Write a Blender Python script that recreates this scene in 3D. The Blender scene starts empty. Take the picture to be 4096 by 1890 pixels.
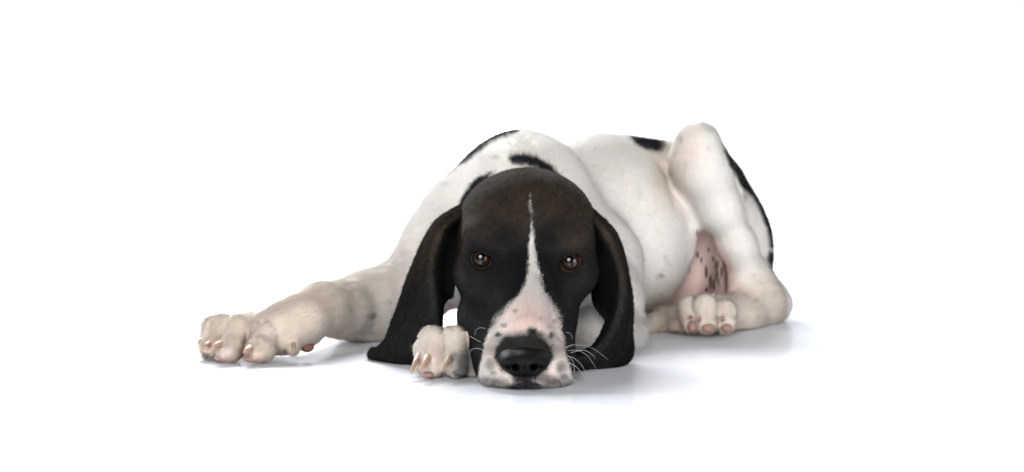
import bpy, math, random
import numpy as np
from mathutils import Vector, Matrix

DRAFT = False                 # True: coarser grid and little fur, for shaping
random.seed(7)
RNG = np.random.default_rng(11)
scene = bpy.context.scene
C = scene.collection

# ------------------------------------------------------------------ camera
F = 7552.0                    # focal length in photo pixels (photo is 4096 wide)
CAMH = 0.228                  # camera height over the table top, metres
HOR = 485.0                   # photo row of the horizon
cam_d = bpy.data.cameras.new('camera')
cam = bpy.data.objects.new('camera', cam_d); C.objects.link(cam)
cam.location = (0, 0, CAMH); cam.rotation_euler = (math.radians(90), 0, 0)
cam_d.sensor_width = 36.0; cam_d.lens = 36.0 * F / 4096.0
cam_d.shift_y = -(945.0 - HOR) / 4096.0
cam_d.clip_start = 0.05; cam_d.clip_end = 50.0
cam_d.dof.use_dof = True; cam_d.dof.focus_distance = 1.66; cam_d.dof.aperture_fstop = 6.3
scene.camera = cam

# ------------------------------------------------------------------ light
world = bpy.data.worlds.new('World'); scene.world = world; world.use_nodes = True
wb = world.node_tree.nodes['Background']
wb.inputs[0].default_value = (1.0, 1.0, 1.0, 1); wb.inputs[1].default_value = 0.12

def area(name, loc, target, size, power, color=(1, 1, 1), size_y=None):
    d = bpy.data.lights.new(name, 'AREA'); d.energy = power; d.color = color
    d.shape = 'RECTANGLE'; d.size = size; d.size_y = size_y or size
    o = bpy.data.objects.new(name, d); C.objects.link(o)
    o.location = loc
    if 'front' in name: d.shape = 'ELLIPSE'
    o.rotation_euler = (Vector(target) - Vector(loc)).to_track_quat('-Z', 'Y').to_euler()
    return o
area('back_softbox', (-0.5, 4.2, 2.05), (0, 1.5, 0), 1.6, 215, (1, 1, 1), 0.8)
area('front_softbox', (-0.5, -1.4, 1.25), (0.05, 1.9, 0.08), 1.5, 80, (1, 0.98, 0.96))
area('side_fill', (1.3, 0.1, 0.42), (0.2, 2.0, 0.08), 0.8, 15, (1, 0.98, 0.97))  # fill lamp added to brighten the belly
area('left_softbox', (-2.3, 2.5, 0.9), (-0.1, 1.95, 0.1), 1.0, 30, (1, 0.99, 0.98))
el = area('eye_light', (-0.22, 0.15, 0.85), (0, 1.7, 0.1), 0.16, 1.2, (1, 1, 1)); el.data.shape = 'DISK'
area('backdrop_light', (-1.8, 3.2, 1.8), (0, 4.6, 0.7), 1.2, 24)
area('backdrop_light', (1.8, 3.2, 1.8), (0, 4.6, 0.7), 1.2, 24)

scene.view_settings.view_transform = 'Standard'
scene.view_settings.look = 'None'
scene.view_settings.exposure = 0.0
scene.view_settings.gamma = 1.0
scene.render.engine = 'CYCLES'
scene.cycles.max_bounces = 10
scene.cycles.diffuse_bounces = 8
scene.cycles.use_denoising = True

# ------------------------------------------------------------------ helpers
BASE = np.array([0.0, 1.9, 0.0])               # the dog's base point on the table

def P(px, py, d):
    """a point of the dog from its photo column, row and distance from the camera"""
    return np.array([(px - 2048.0) * d / F, d, CAMH - (py - HOR) * d / F])

def R(px, d):
    return px * d / F

def link(name, data, parent=None, mat=None, label=None, cat=None, kind=None, group=None, loc=None):
    o = bpy.data.objects.new(name, data); C.objects.link(o)
    if parent is not None: o.parent = parent
    if mat is not None: data.materials.append(mat)
    if label: o['label'] = label
    if cat: o['category'] = cat
    if kind: o['kind'] = kind
    if group: o['group'] = group
    if loc is not None: o.location = loc
    return o

def mesh_from(name, verts, faces, smooth=True):
    verts = np.asarray(verts, dtype=np.float32); me = bpy.data.meshes.new(name)
    if isinstance(faces, np.ndarray):
        n, k = faces.shape
        me.vertices.add(len(verts)); me.vertices.foreach_set('co', verts.ravel())
        me.loops.add(n * k); me.loops.foreach_set('vertex_index', faces.astype(np.int32).ravel())
        me.polygons.add(n); me.polygons.foreach_set('loop_start', np.arange(0, n * k, k, dtype=np.int32))
        me.update(calc_edges=True)
    else:
        me.from_pydata(verts.tolist(), [], faces); me.update()
    if smooth: me.shade_smooth()
    return me

# ------------------------------------------------------------------ signed distance modelling
def ell(c, r, rot=None, k=0.008, op='u'):
    """ellipsoid: centre, three radii, optional 3x3 axes (rows)"""
    return dict(t='e', c=np.asarray(c, float), r=np.asarray(r, float), R=rot, k=k, op=op)

def cone(a, b, ra, rb, k=0.008, op='u'):
    return dict(t='c', a=np.asarray(a, float), b=np.asarray(b, float), ra=ra, rb=rb, k=k, op=op)

def chain(pts, k=0.006, op='u'):
    """pts: (px, py, d, radius_px)"""
    out = []
    for p, q in zip(pts[:-1], pts[1:]):
        out.append(cone(P(*p[:3]), P(*q[:3]), R(p[3], p[2]), R(q[3], q[2]), k, op))
    return out

def E(px, py, d, rx, ry, rz, k=0.008, op='u', rot=None):
    """ellipsoid with rx, rz in photo pixels at d and ry (depth) in metres"""
    return ell(P(px, py, d), (R(rx, d), ry, R(rz, d)), rot, k, op)

def axes_y(deg):
    """rotation in the picture plane (about the depth axis): positive leans the top to the right"""
    a = math.radians(deg)
    return np.array([[math.cos(a), 0, -math.sin(a)], [0, 1, 0], [math.sin(a), 0, math.cos(a)]])

def axes_x(deg):
    a = math.radians(deg)
    return np.array([[1, 0, 0], [0, math.cos(a), math.sin(a)], [0, -math.sin(a), math.cos(a)]])

def prim_bounds(p, pad):
    if p['t'] == 'e':
        m = p['r'].max() if p['R'] is not None else p['r']
        return p['c'] - m - pad, p['c'] + m + pad
    lo = np.minimum(p['a'] - p['ra'], p['b'] - p['rb']); hi = np.maximum(p['a'] + p['ra'], p['b'] + p['rb'])
    return lo - pad, hi + pad

def prim_eval(p, X, Y, Z):
    if p['t'] == 'e':
        x, y, z = X - p['c'][0], Y - p['c'][1], Z - p['c'][2]
        if p['R'] is not None:
            M = p['R']
            x, y, z = (M[0, 0] * x + M[0, 1] * y + M[0, 2] * z, M[1, 0] * x + M[1, 1] * y + M[1, 2] * z,
                       M[2, 0] * x + M[2, 1] * y + M[2, 2] * z)
        a, b, c = p['r']
        k0 = np.sqrt((x / a) ** 2 + (y / b) ** 2 + (z / c) ** 2)
        k1 = np.sqrt((x / a ** 2) ** 2 + (y / b ** 2) ** 2 + (z / c ** 2) ** 2)
        return (k0 * (k0 - 1.0) / np.maximum(k1, 1e-6)).astype(np.float32)
    a, b = p['a'], p['b']; d = b - a; L2 = max(float(d @ d), 1e-12)
    x, y, z = X - a[0], Y - a[1], Z - a[2]
    h = np.clip((x * d[0] + y * d[1] + z * d[2]) / L2, 0, 1)
    return (np.sqrt((x - h * d[0]) ** 2 + (y - h * d[1]) ** 2 + (z - h * d[2]) ** 2)
            - (p['ra'] + (p['rb'] - p['ra']) * h)).astype(np.float32)

def smin(a, b, k):
    h = np.maximum(k - np.abs(a - b), 0.0) / k
    return np.minimum(a, b) - h * h * k * 0.25

def smax(a, b, k):
    return -smin(-a, -b, k)

class Grid:
    def __init__(self, lo, hi, vox):
        self.lo = np.asarray(lo, float); self.vox = vox
        self.n = np.ceil((np.asarray(hi) - self.lo) / vox).astype(int) + 1
        self.ax = [(self.lo[i] + np.arange(self.n[i]) * vox).astype(np.float32) for i in range(3)]
        self.F = np.full(self.n, 0.02, np.float32)
    def sl(self, lo, hi):
        a = np.clip(np.floor((lo - self.lo) / self.vox).astype(int), 0, self.n)
        b = np.clip(np.ceil((hi - self.lo) / self.vox).astype(int) + 1, 0, self.n)
        return tuple(slice(a[i], b[i]) for i in range(3))
    def xyz(self, s):
        return (self.ax[0][s[0]][:, None, None], self.ax[1][s[1]][None, :, None], self.ax[2][s[2]][None, None, :])
    def add(self, prims, k=0.01, op='u'):
        """blend a group of primitives inside itself, then the group into the whole"""
        pad = 0.012 + k
        bs = [prim_bounds(p, pad + p['k']) for p in prims if p['op'] == 'u']
        S = self.sl(np.min([b[0] for b in bs], 0), np.max([b[1] for b in bs], 0))
        shp = [s.stop - s.start for s in S]
        if min(shp) <= 0: return
        G = np.full(shp, 0.03, np.float32)
        for p in prims:
            lo, hi = prim_bounds(p, pad + p['k'])
            s = self.sl(lo, hi)
            s = tuple(slice(max(s[i].start, S[i].start), min(s[i].stop, S[i].stop)) for i in range(3))
            if any(q.stop <= q.start for q in s): continue
            l = tuple(slice(s[i].start - S[i].start, s[i].stop - S[i].start) for i in range(3))
            v = prim_eval(p, *self.xyz(s))
            G[l] = smin(G[l], v, p['k']) if p['op'] == 'u' else smax(G[l], -v, p['k'])
        self.F[S] = smin(self.F[S], G, k) if op == 'u' else smax(self.F[S], -G, k)
    def carve(self, prims):
        for p in prims:
            s = self.sl(*prim_bounds(p, 0.01 + p['k']))
            self.F[s] = smax(self.F[s], -prim_eval(p, *self.xyz(s)), p['k'])
    def mesh(self):
        import openvdb
        g = openvdb.FloatGrid(0.02)
        g.copyFromArray(self.F, tolerance=0.0)
        pts, quads = g.convertToQuads(0.0)
        pts = np.asarray(pts) * self.vox + self.lo
        quads = np.asarray(quads)
        a, b, c, d = (pts[quads[:, i]] for i in range(4))
        if (np.cross(c - a, d - b) * (a + b + c + d)).sum() < 0:      # signed volume: make every face look outward
            quads = quads[:, ::-1]
        return pts, quads

# ------------------------------------------------------------------ the dog's body
VOX = 0.0026 if DRAFT else 0.0013
G = Grid((-0.345, 1.565, -0.004), (0.345, 2.36, 0.262), VOX)

# trunk: chest, rib cage and belly, loin
G.add([E(2015, 985, 2.03, 300, 0.095, 288, k=0.03),
       E(2440, 930, 2.13, 336, 0.105, 376, k=0.035),
       E(2205, 915, 2.10, 310, 0.098, 290, k=0.035)], k=0.02)
G.add([E(2712, 1010, 2.215, 172, 0.090, 255, k=0.02), cone(P(2420, 790, 2.16), P(2700, 800, 2.20), R(254, 2.16), R(228, 2.20), 0.03)], k=0.010)
# neck and withers
G.add(chain([(2108, 960, 1.93, 250), (2096, 815, 2.00, 242), (2090, 798, 2.06, 232)], k=0.02)
      + [E(2168, 850, 1.99, 180, 0.07, 262, k=0.03), E(2080, 704, 2.05, 180, 0.06, 168, k=0.03)], k=0.008)
# dog's right shoulder, upper arm and elbow (left in view)
G.add(chain([(1968, 808, 2.05, 172), (1875, 900, 2.05, 172), (1765, 1012, 2.03, 138), (1630, 1195, 2.01, 104), (1575, 1258, 2.00, 98)], k=0.03) + [cone(P(1655, 1130, 2.00), P(1500, 1205, 1.96), R(88, 2.0), R(92, 1.96), 0.03)], k=0.025)
# dog's right forearm, wrist and pastern
G.add(chain([(1570, 1240, 2.00, 116), (1450, 1240, 1.965, 108), (1360, 1238, 1.91, 90), (1290, 1236, 1.87, 80), (1210, 1278, 1.83, 78), (1120, 1320, 1.815, 72), (1040, 1340, 1.81, 62)], k=0.02)
      + [E(1288, 1196, 1.86, 42, 0.02, 38, k=0.012)], k=0.03)
G.add([E(1250, 1352, 1.835, 34, 0.011, 26, k=0.006), E(1176, 1385, 1.80, 26, 0.009, 34, k=0.006)], k=0.006)
# toes of the outstretched paw
G.add(chain([(1120, 1328, 1.835, 50), (1062, 1336, 1.795, 44), (1042, 1390, 1.780, 48)], k=0.01)
      + [E(1040, 1404, 1.778, 56, 0.020, 42, k=0.008)], k=0.0035)
G.add(chain([(1070, 1305, 1.845, 48), (952, 1312, 1.805, 40), (926, 1380, 1.788, 45)], k=0.01)
      + [E(918, 1402, 1.783, 50, 0.020, 44, k=0.008)], k=0.0035)
G.add(chain([(1040, 1298, 1.865, 42), (886, 1302, 1.828, 32), (852, 1372, 1.812, 34)], k=0.01)
      + [E(848, 1396, 1.806, 42, 0.018, 42, k=0.008)], k=0.0035)
G.add(chain([(1010, 1290, 1.88, 40), (850, 1306, 1.85, 30), (828, 1372, 1.84, 30)], k=0.01), k=0.003)
G.carve([cone(P(912, 1278, 1.812), P(868, 1380, 1.775), 0.0022, 0.0036, k=0.004), cone(P(868, 1380, 1.775), P(884, 1440, 1.775), 0.0030, 0.0030, k=0.004),
         cone(P(1022, 1300, 1.792), P(980, 1380, 1.764), 0.0024, 0.0040, k=0.004), cone(P(980, 1380, 1.764), P(978, 1445, 1.764), 0.0035, 0.0035, k=0.004),
         cone(P(1150, 1370, 1.785), P(1152, 1420, 1.785), 0.001, 0.001, k=0.004)])
# dog's left shoulder and elbow (right in view, behind the ear), forearm folded under the throat
G.add(chain([(2250, 950, 2.02, 190), (2380, 1060, 1.98, 160), (2445, 1200, 1.92, 92), (2480, 1320, 1.89, 72)], k=0.03), k=0.03)
G.add(chain([(2478, 1325, 1.89, 72), (2380, 1320, 1.84, 82), (2200, 1350, 1.80, 75), (1960, 1400, 1.745, 62), (1860, 1405, 1.72, 58)], k=0.02)
      + [E(2478, 1335, 1.88, 62, 0.03, 62, k=0.015)], k=0.012)
# toes of the paw beside the muzzle
def toe(p0, p1, p2, r0, r1, r2, k=0.0035):
    G.add([cone(P(*p0), P(*p1), R(r0, p0[2]), R(r1, p1[2]), 0.01), cone(P(*p1), P(*p2), R(r1, p1[2]), R(r2, p2[2]), 0.01)], k=k)
toe((1800, 1370, 1.74), (1732, 1362, 1.70), (1730, 1458, 1.675), 50, 45, 50)
toe((1850, 1370, 1.735), (1812, 1358, 1.695), (1822, 1455, 1.672), 48, 42, 52)
toe((1780, 1385, 1.75), (1700, 1398, 1.715), (1694, 1462, 1.69), 40, 32, 34)
toe((1900, 1400, 1.74), (1885, 1420, 1.70), (1890, 1470, 1.68), 40, 35, 40)
# dog's left thigh, knee, shank, hock, foot (right in view)
G.add([E(2868, 862, 2.22, 165, 0.070, 322, k=0.03, rot=axes_y(-20)),
       E(2942, 1010, 2.23, 124, 0.07, 195, k=0.03)], k=0.008)
G.add(chain([(2790, 580, 2.07, 92), (2816, 690, 2.075, 98), (2874, 830, 2.085, 76), (2948, 980, 2.10, 62), (3002, 1110, 2.12, 64), (3030, 1190, 2.13, 72)], k=0.02), k=0.006)
G.add(chain([(2905, 720, 2.12, 70), (2945, 870, 2.115, 34), (2985, 975, 2.118, 26), (3050, 1090, 2.14, 26), (3098, 1205, 2.16, 36)], k=0.01), k=0.008)
G.add(chain([(3092, 1226, 2.155, 50), (3030, 1236, 2.13, 62), (2960, 1264, 2.085, 60), (2880, 1256, 2.035, 66)], k=0.03), k=0.032)
G.add(chain([(2725, 640, 2.08, 44), (2752, 760, 2.09, 38), (2760, 880, 2.095, 24), (2742, 1010, 2.10, 16)], k=0.02), k=0.016)
toe((2900, 1250, 2.03), (2900, 1248, 2.005), (2905, 1295, 1.99), 50, 40, 40)
toe((2850, 1240, 2.03), (2820, 1228, 1.998), (2825, 1290, 1.985), 50, 42, 47)
toe((2830, 1240, 2.04), (2760, 1232, 2.01), (2768, 1290, 1.995), 45, 38, 42)
toe((2820, 1250, 2.06), (2733, 1262, 2.035), (2728, 1300, 2.02), 40, 28, 30)
G.carve([cone(P(1772, 1322, 1.668), P(1776, 1420, 1.640), 0.0015, 0.0040, k=0.004), cone(P(1776, 1420, 1.640), P(1778, 1500, 1.645), 0.0035, 0.0030, k=0.004),
         cone(P(2776, 1190, 1.982), P(2774, 1285, 1.962), 0.0020, 0.003, k=0.003), cone(P(2862, 1205, 1.982), P(2866, 1290, 1.958), 0.0020, 0.0038, k=0.003),
         cone(P(2620, 600, 2.10), P(2714, 818, 2.06), 0.003, 0.001, k=0.014)])
# tail lying forward along the belly
G.add(chain([(2860, 1290, 2.14, 46), (2740, 1288, 2.085, 42), (2640, 1298, 2.05, 36), (2560, 1312, 2.03, 26), (2500, 1325, 2.01, 16)], k=0.02), k=0.006)

# head
HD = []
HD += [E(2108, 935, 1.800, 262, 0.077, 262, k=0.02),
       E(1985, 900, 1.795, 100, 0.056, 115, k=0.03), E(2228, 902, 1.795, 100, 0.056, 115, k=0.03),   # temples
       E(2105, 1085, 1.772, 238, 0.060, 150, k=0.03),                       # cheek line
       E(2090, 1290, 1.755, 212, 0.072, 178, k=0.03),                       # jaw
       cone(P(2108, 1060, 1.745), P(2102, 1345, 1.642), R(104, 1.745), R(94, 1.64), 0.018),   # bridge
       E(2100, 1425, 1.650, 142, 0.044, 100, k=0.018),
       E(2012, 1462, 1.642, 88, 0.044, 92, k=0.012), E(2192, 1462, 1.642, 88, 0.044, 92, k=0.012),  # flews
       E(1972, 1480, 1.655, 50, 0.040, 56, k=0.012), E(2238, 1480, 1.655, 52, 0.040, 56, k=0.012),
       E(2103, 1522, 1.628, 100, 0.030, 40, k=0.010),
       E(1962, 1400, 1.702, 86, 0.045, 125, k=0.014), E(2228, 1400, 1.702, 70, 0.045, 125, k=0.014),   # black sides of the muzzle
       E(1872, 1264, 1.722, 36, 0.026, 52, k=0.022),                        # slack lip on his right
       E(1942, 952, 1.742, 84, 0.021, 36, k=0.018, rot=axes_y(20)), E(2266, 958, 1.742, 84, 0.021, 36, k=0.018, rot=axes_y(-20)),  # brows
       E(2020, 915, 1.740, 56, 0.018, 50, k=0.020), E(2194, 918, 1.740, 56, 0.018, 50, k=0.020),
       E(1885, 1090, 1.752, 66, 0.028, 62, k=0.02), E(2318, 1098, 1.752, 62, 0.028, 62, k=0.02)]
G.add(HD, k=0.007)
G.carve([ell(P(2012, 1030, 1.690), (0.010, 0.006, 0.017), k=0.012), ell(P(2200, 1034, 1.690), (0.010, 0.006, 0.017), k=0.012),
         cone(P(2110, 790, 1.706), P(2108, 1000, 1.692), 0.003, 0.006, k=0.014),
         cone(P(1990, 1110, 1.690), P(1960, 1250, 1.668), 0.005, 0.004, k=0.014), cone(P(2216, 1118, 1.690), P(2246, 1255, 1.668), 0.005, 0.004, k=0.014),
         cone(P(1885, 985, 1.716), P(1960, 990, 1.694), 0.0012, 0.0012, k=0.006), cone(P(2322, 995, 1.716), P(2246, 998, 1.694), 0.0012, 0.0012, k=0.006),
         cone(P(2103, 1515, 1.600), P(2103, 1560, 1.600), 0.0010, 0.0014, k=0.004)])   # furrow between the brows

def project(p):
    p = np.asarray(p); return 2048.0 + F * p[..., 0] / p[..., 1], HOR + F * (CAMH - p[..., 2]) / p[..., 1]

def surf(px, py, off=0.0, grid=None, d0=1.57, d1=2.3):
    """first point of the body behind a photo pixel, and the outward normal there"""
    g = grid or G
    d = np.arange(d0, d1, 0.0007)
    q = np.stack([(px - 2048.0) * d / F, d, CAMH - (py - HOR) * d / F], 1)
    i = np.round((q - g.lo) / g.vox).astype(int)
    ok = np.all((i >= 1) & (i < g.n - 1), 1)
    v = np.full(len(d), 1.0); j = i[ok]; v[ok] = g.F[j[:, 0], j[:, 1], j[:, 2]]
    hit = np.nonzero(v < 0)[0]
    if not len(hit): return None
    h = hit[0]; p = q[h]; c = i[h]
    n = np.array([g.F[c[0] + 1, c[1], c[2]] - g.F[c[0] - 1, c[1], c[2]], g.F[c[0], c[1] + 1, c[2]] - g.F[c[0], c[1] - 1, c[2]],
                  g.F[c[0], c[1], c[2] + 1] - g.F[c[0], c[1], c[2] - 1]])
    n = n / (np.linalg.norm(n) + 1e-9)
    return p + n * off, n

# eye sockets: a soft mound, then an almond opening over the eyeball
EYES = []
for ex, ey, lx, ly, side in ((1925, 1040, 1925, 1042, -1), (2281, 1052, 2281, 1054, 1)):
    sp, sn = surf(ex, ey)
    c = sp + np.array([0, 0.0085, 0.0]); EYES.append((c, side))
    HD.append(ell(c + np.array([0.0, 0.0043, 0.0]), (0.0168, 0.0150, 0.0142), k=0.010))
    G.add([HD[-1]], k=0.010)
    # almond: inner corner lower than the outer one
    s_ = G.sl(c - 0.03, c + 0.03); X, Y, Z = G.xyz(s_)
    a = math.radians(24 if side < 0 else -24)
    u = (X - c[0]) * math.cos(a) - (Z - c[2]) * math.sin(a); w = (X - c[0]) * math.sin(a) + (Z - c[2]) * math.cos(a)
    r_ = 0.0138; o_ = r_ - 0.0086
    alm = np.maximum(np.sqrt(u ** 2 + (w + o_ + 0.0008) ** 2) - r_, np.sqrt(u ** 2 + (w - o_ + 0.0008) ** 2) - r_)
    alm = smax(alm.astype(np.float32), (np.sqrt(u ** 2 + w ** 2) - 0.0113).astype(np.float32), 0.002)
    alm = np.maximum(alm, (Y - c[1] - 0.004) + 0 * X)
    G.F[s_] = smax(G.F[s_], (-alm).astype(np.float32), 0.0025)
def relax(lo, hi, n, soft=0.018):
    """smooth the flesh inside a box, fading out towards its faces"""
    lo, hi = np.minimum(lo, hi), np.maximum(lo, hi); s_ = G.sl(lo, hi); A = G.F[s_].copy()
    for _ in range(n):
        for ax in range(3):
            A = np.moveaxis(A, ax, 0); B = A.copy(); B[1:-1] = 0.25 * A[:-2] + 0.5 * A[1:-1] + 0.25 * A[2:]; A = np.moveaxis(B, 0, ax)
    X, Y, Z = G.xyz(s_)
    w = 1.0
    for q, a_, b_ in ((X, lo[0], hi[0]), (Y, lo[1], hi[1])):
        w = w * np.clip((q - a_) / soft, 0, 1) * np.clip((b_ - q) / soft, 0, 1)
    G.F[s_] = (G.F[s_] * (1 - w) + A * w).astype(np.float32)
NS = 0.35 if DRAFT else 1.0
relax(P(1170, 1400, 1.78) * [1, 1, 0], P(1720, 950, 2.06), int(36 * NS))
relax(P(2905, 1350, 1.98) * [1, 1, 0], P(3100, 1000, 2.20), int(22 * NS))
relax(P(2240, 1300, 1.98) * [1, 1, 0] + [0, 0, 0.05], P(2700, 500, 2.3), int(22 * NS))
G.carve([cone(P(2922, 850, 2.088), P(2948, 945, 2.088), 0.0012, 0.0016, k=0.007), cone(P(2948, 945, 2.088), P(3028, 1042, 2.108), 0.0016, 0.0012, k=0.007),
         cone(P(2925, 1140, 2.085), P(2990, 1150, 2.075), 0.0014, 0.0010, k=0.008)])
# room for the nose leather
NC = P(2098, 1445, 1.606)
G.carve([E(2098, 1445, 1.606, 84, 0.030, 46, k=0.004)])

# everything lies on the table
zf = G.ax[2][None, None, :]
G.F = smax(G.F, (0.0012 - zf).astype(np.float32), 0.002)
BODY_V, BODY_Q = G.mesh()

# ------------------------------------------------------------------ materials
def nodes_mat(name):
    m = bpy.data.materials.new(name); m.use_nodes = True
    nt = m.node_tree; return m, nt, nt.nodes['Principled BSDF']

def skin_mat(name, attr=None, col=(0.5, 0.4, 0.35), rough=0.75, bump=0.15, scale=900, spec=0.3, coat=0.0, var=0.12):
    m, nt, b = nodes_mat(name)
    tc = nt.nodes.new('ShaderNodeTexCoord'); no = nt.nodes.new('ShaderNodeTexNoise')
    no.inputs['Scale'].default_value = scale; no.inputs['Detail'].default_value = 4
    nt.links.new(tc.outputs['Object'], no.inputs['Vector'])
    if attr:
        at = nt.nodes.new('ShaderNodeAttribute'); at.attribute_name = attr; src = at.outputs['Color']
    else:
        rgb = nt.nodes.new('ShaderNodeRGB'); rgb.outputs[0].default_value = (*col, 1); src = rgb.outputs[0]
    mr = nt.nodes.new('ShaderNodeMapRange'); mr.inputs[1].default_value = 0.3; mr.inputs[2].default_value = 0.7
    mr.inputs[3].default_value = 1 - var; mr.inputs[4].default_value = 1 + var
    nt.links.new(no.outputs[0], mr.inputs[0])
    mx = nt.nodes.new('ShaderNodeVectorMath'); mx.operation = 'SCALE'
    nt.links.new(src, mx.inputs[0]); nt.links.new(mr.outputs[0], mx.inputs['Scale'])
    nt.links.new(mx.outputs[0], b.inputs['Base Color'])
    b.inputs['Roughness'].default_value = rough; b.inputs['Specular IOR Level'].default_value = spec
    b.inputs['Coat Weight'].default_value = coat; b.inputs['Coat Roughness'].default_value = 0.15
    if bump:
        bp = nt.nodes.new('ShaderNodeBump'); bp.inputs['Strength'].default_value = bump; bp.inputs['Distance'].default_value = 0.0006
        nt.links.new(no.outputs[0], bp.inputs['Height']); nt.links.new(bp.outputs[0], b.inputs['Normal'])
    return m

def fur_mat():
    """short coat: each hair carries its colour and the direction the skin faces under it"""
    m = bpy.data.materials.new('coat_hair'); m.use_nodes = True; nt = m.node_tree; nt.nodes.clear()
    ou = nt.nodes.new('ShaderNodeOutputMaterial'); df = nt.nodes.new('ShaderNodeBsdfDiffuse'); hr = nt.nodes.new('ShaderNodeBsdfHair'); mx = nt.nodes.new('ShaderNodeMixShader')
    a = nt.nodes.new('ShaderNodeAttribute'); a.attribute_name = 'coat'
    n = nt.nodes.new('ShaderNodeAttribute'); n.attribute_name = 'lie'
    nt.links.new(a.outputs['Color'], df.inputs[0]); nt.links.new(n.outputs['Vector'], df.inputs['Normal'])
    hr.component = 'Reflection'; hr.inputs['Color'].default_value = (0.5, 0.52, 0.55, 1)
    hr.inputs['RoughnessU'].default_value = 0.35; hr.inputs['RoughnessV'].default_value = 0.6
    mx.inputs[0].default_value = 0.022
    nt.links.new(df.outputs[0], mx.inputs[1]); nt.links.new(hr.outputs[0], mx.inputs[2]); nt.links.new(mx.outputs[0], ou.inputs[0])
    return m

# ------------------------------------------------------------------ coat markings
WHITE = np.array([0.935, 0.895, 0.85]); CREAM = np.array([0.80, 0.70, 0.60]); BLACK = np.array([0.0085, 0.0090, 0.0105])
BROWN = np.array([0.037, 0.0275, 0.0205]); PINK = np.array([0.86, 0.62, 0.56]); GREY = np.array([0.20, 0.20, 0.205])

def poly_sd(x, y, poly):
    """signed distance to a polygon, negative inside"""
    poly = np.asarray(poly, float); d = np.full(len(x), 1e9); inside = np.zeros(len(x), bool)
    for (ax, ay), (bx, by) in zip(poly, np.roll(poly, -1, 0)):
        ex, ey = bx - ax, by - ay; wx, wy = x - ax, y - ay
        t = np.clip((wx * ex + wy * ey) / max(ex * ex + ey * ey, 1e-9), 0, 1)
        d = np.minimum(d, np.hypot(wx - ex * t, wy - ey * t))
        if ay != by:
            inside ^= ((ay > y) != (by > y)) & (x < (bx - ax) * (y - ay) / (by - ay) + ax)
    return np.where(inside, -d, d)

_W = RNG.normal(size=(3, 24)); _PH = RNG.uniform(0, 6.28, 24)
def wav(p, s):
    """smooth pseudo-noise of a position, about -1..1, feature size s metres"""
    return np.sin(p @ (_W / s) + _PH).sum(1) / math.sqrt(12) * 0.7

def lerp(a, b, t):
    return a + (b - a) * np.clip(t, 0, 1)[:, None]

BLAZE = [(2114, 778), (2119, 800), (2128, 840), (2131, 880), (2130, 915), (2132, 950), (2140, 1000), (2150, 1050), (2160, 1090), (2170, 1130), (2187, 1172), (2212, 1215), (2236, 1262),
         (2248, 1320), (2256, 1380), (2262, 1430), (2278, 1470), (2300, 1520), (2315, 1580), (1905, 1580), (1915, 1500), (1926, 1450), (1935, 1400), (1946, 1350), (1962, 1300),
         (1998, 1258), (2032, 1222), (2070, 1178), (2098, 1130), (2108, 1080), (2110, 1010), (2117, 955), (2124, 915), (2122, 870), (2115, 830)]
FACE_SPOTS = [(2122, 1330, 22, 17, .95), (1996, 1342, 15, 11, .9), (2018, 1304, 13, 9, .55), (2202, 1345, 13, 16, .85), (2207, 1388, 7, 12, .8), (2062, 1248, 12, 8, .4),
              (1965, 1458, 20, 24, .5), (2240, 1470, 20, 22, .6), (2215, 1285, 8, 8, .35), (2196, 1310, 9, 6, .4), (1975, 1490, 14, 10, .5), (1948, 1515, 16, 12, .6), (2252, 1505, 16, 12, .6), (1992, 1420, 6, 6, .3), (2160, 1275, 6, 5, .25),
              (2098, 1366, 104, 34, 1.0), (2098, 1400, 124, 36, 1.0), (2150, 1350, 30, 22, .9), (2040, 1360, 34, 16, 1.0), (2150, 1362, 30, 16, .9),
              (2098, 1540, 100, 20, 1.0), (1990, 1520, 40, 14, .6), (2205, 1520, 46, 16, .7), (2160, 1505, 50, 16, .7), (2098, 1500, 20, 40, .9), (1940, 1535, 50, 16, .55), (2265, 1535, 40, 18, .45)]
BODY_PATCHES = [  # black patches of the coat
 [(2090, 500), (2072, 532), (2018, 552), (1968, 574), (1908, 618), (1868, 648), (1822, 674), (1790, 700), (1700, 700), (1850, 560), (2000, 480)],
 [(2034, 640), (2046, 622), (2075, 618), (2110, 622), (2150, 634), (2190, 655), (2222, 682), (2245, 715), (2262, 745), (2230, 730), (2160, 690), (2107, 664), (2060, 660), (2042, 655)],
 [(1985, 688), (1955, 692), (1918, 708), (1880, 742), (1856, 780), (1840, 818), (1836, 840), (1880, 820), (1930, 760)],
 [(2512, 556), (2500, 540), (2640, 545), (2650, 584), (2640, 602), (2605, 603), (2565, 594), (2535, 580)],
 [(2885, 565), (2893, 600), (2915, 655), (2944, 706), (2970, 755), (3004, 784), (3034, 842), (3060, 905), (3076, 985), (3130, 990), (3130, 900), (3060, 700), (2960, 560)],
 [(3072, 1000), (3064, 1030), (3070, 1055), (3080, 1076), (3130, 1080), (3130, 990)],
]
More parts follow.
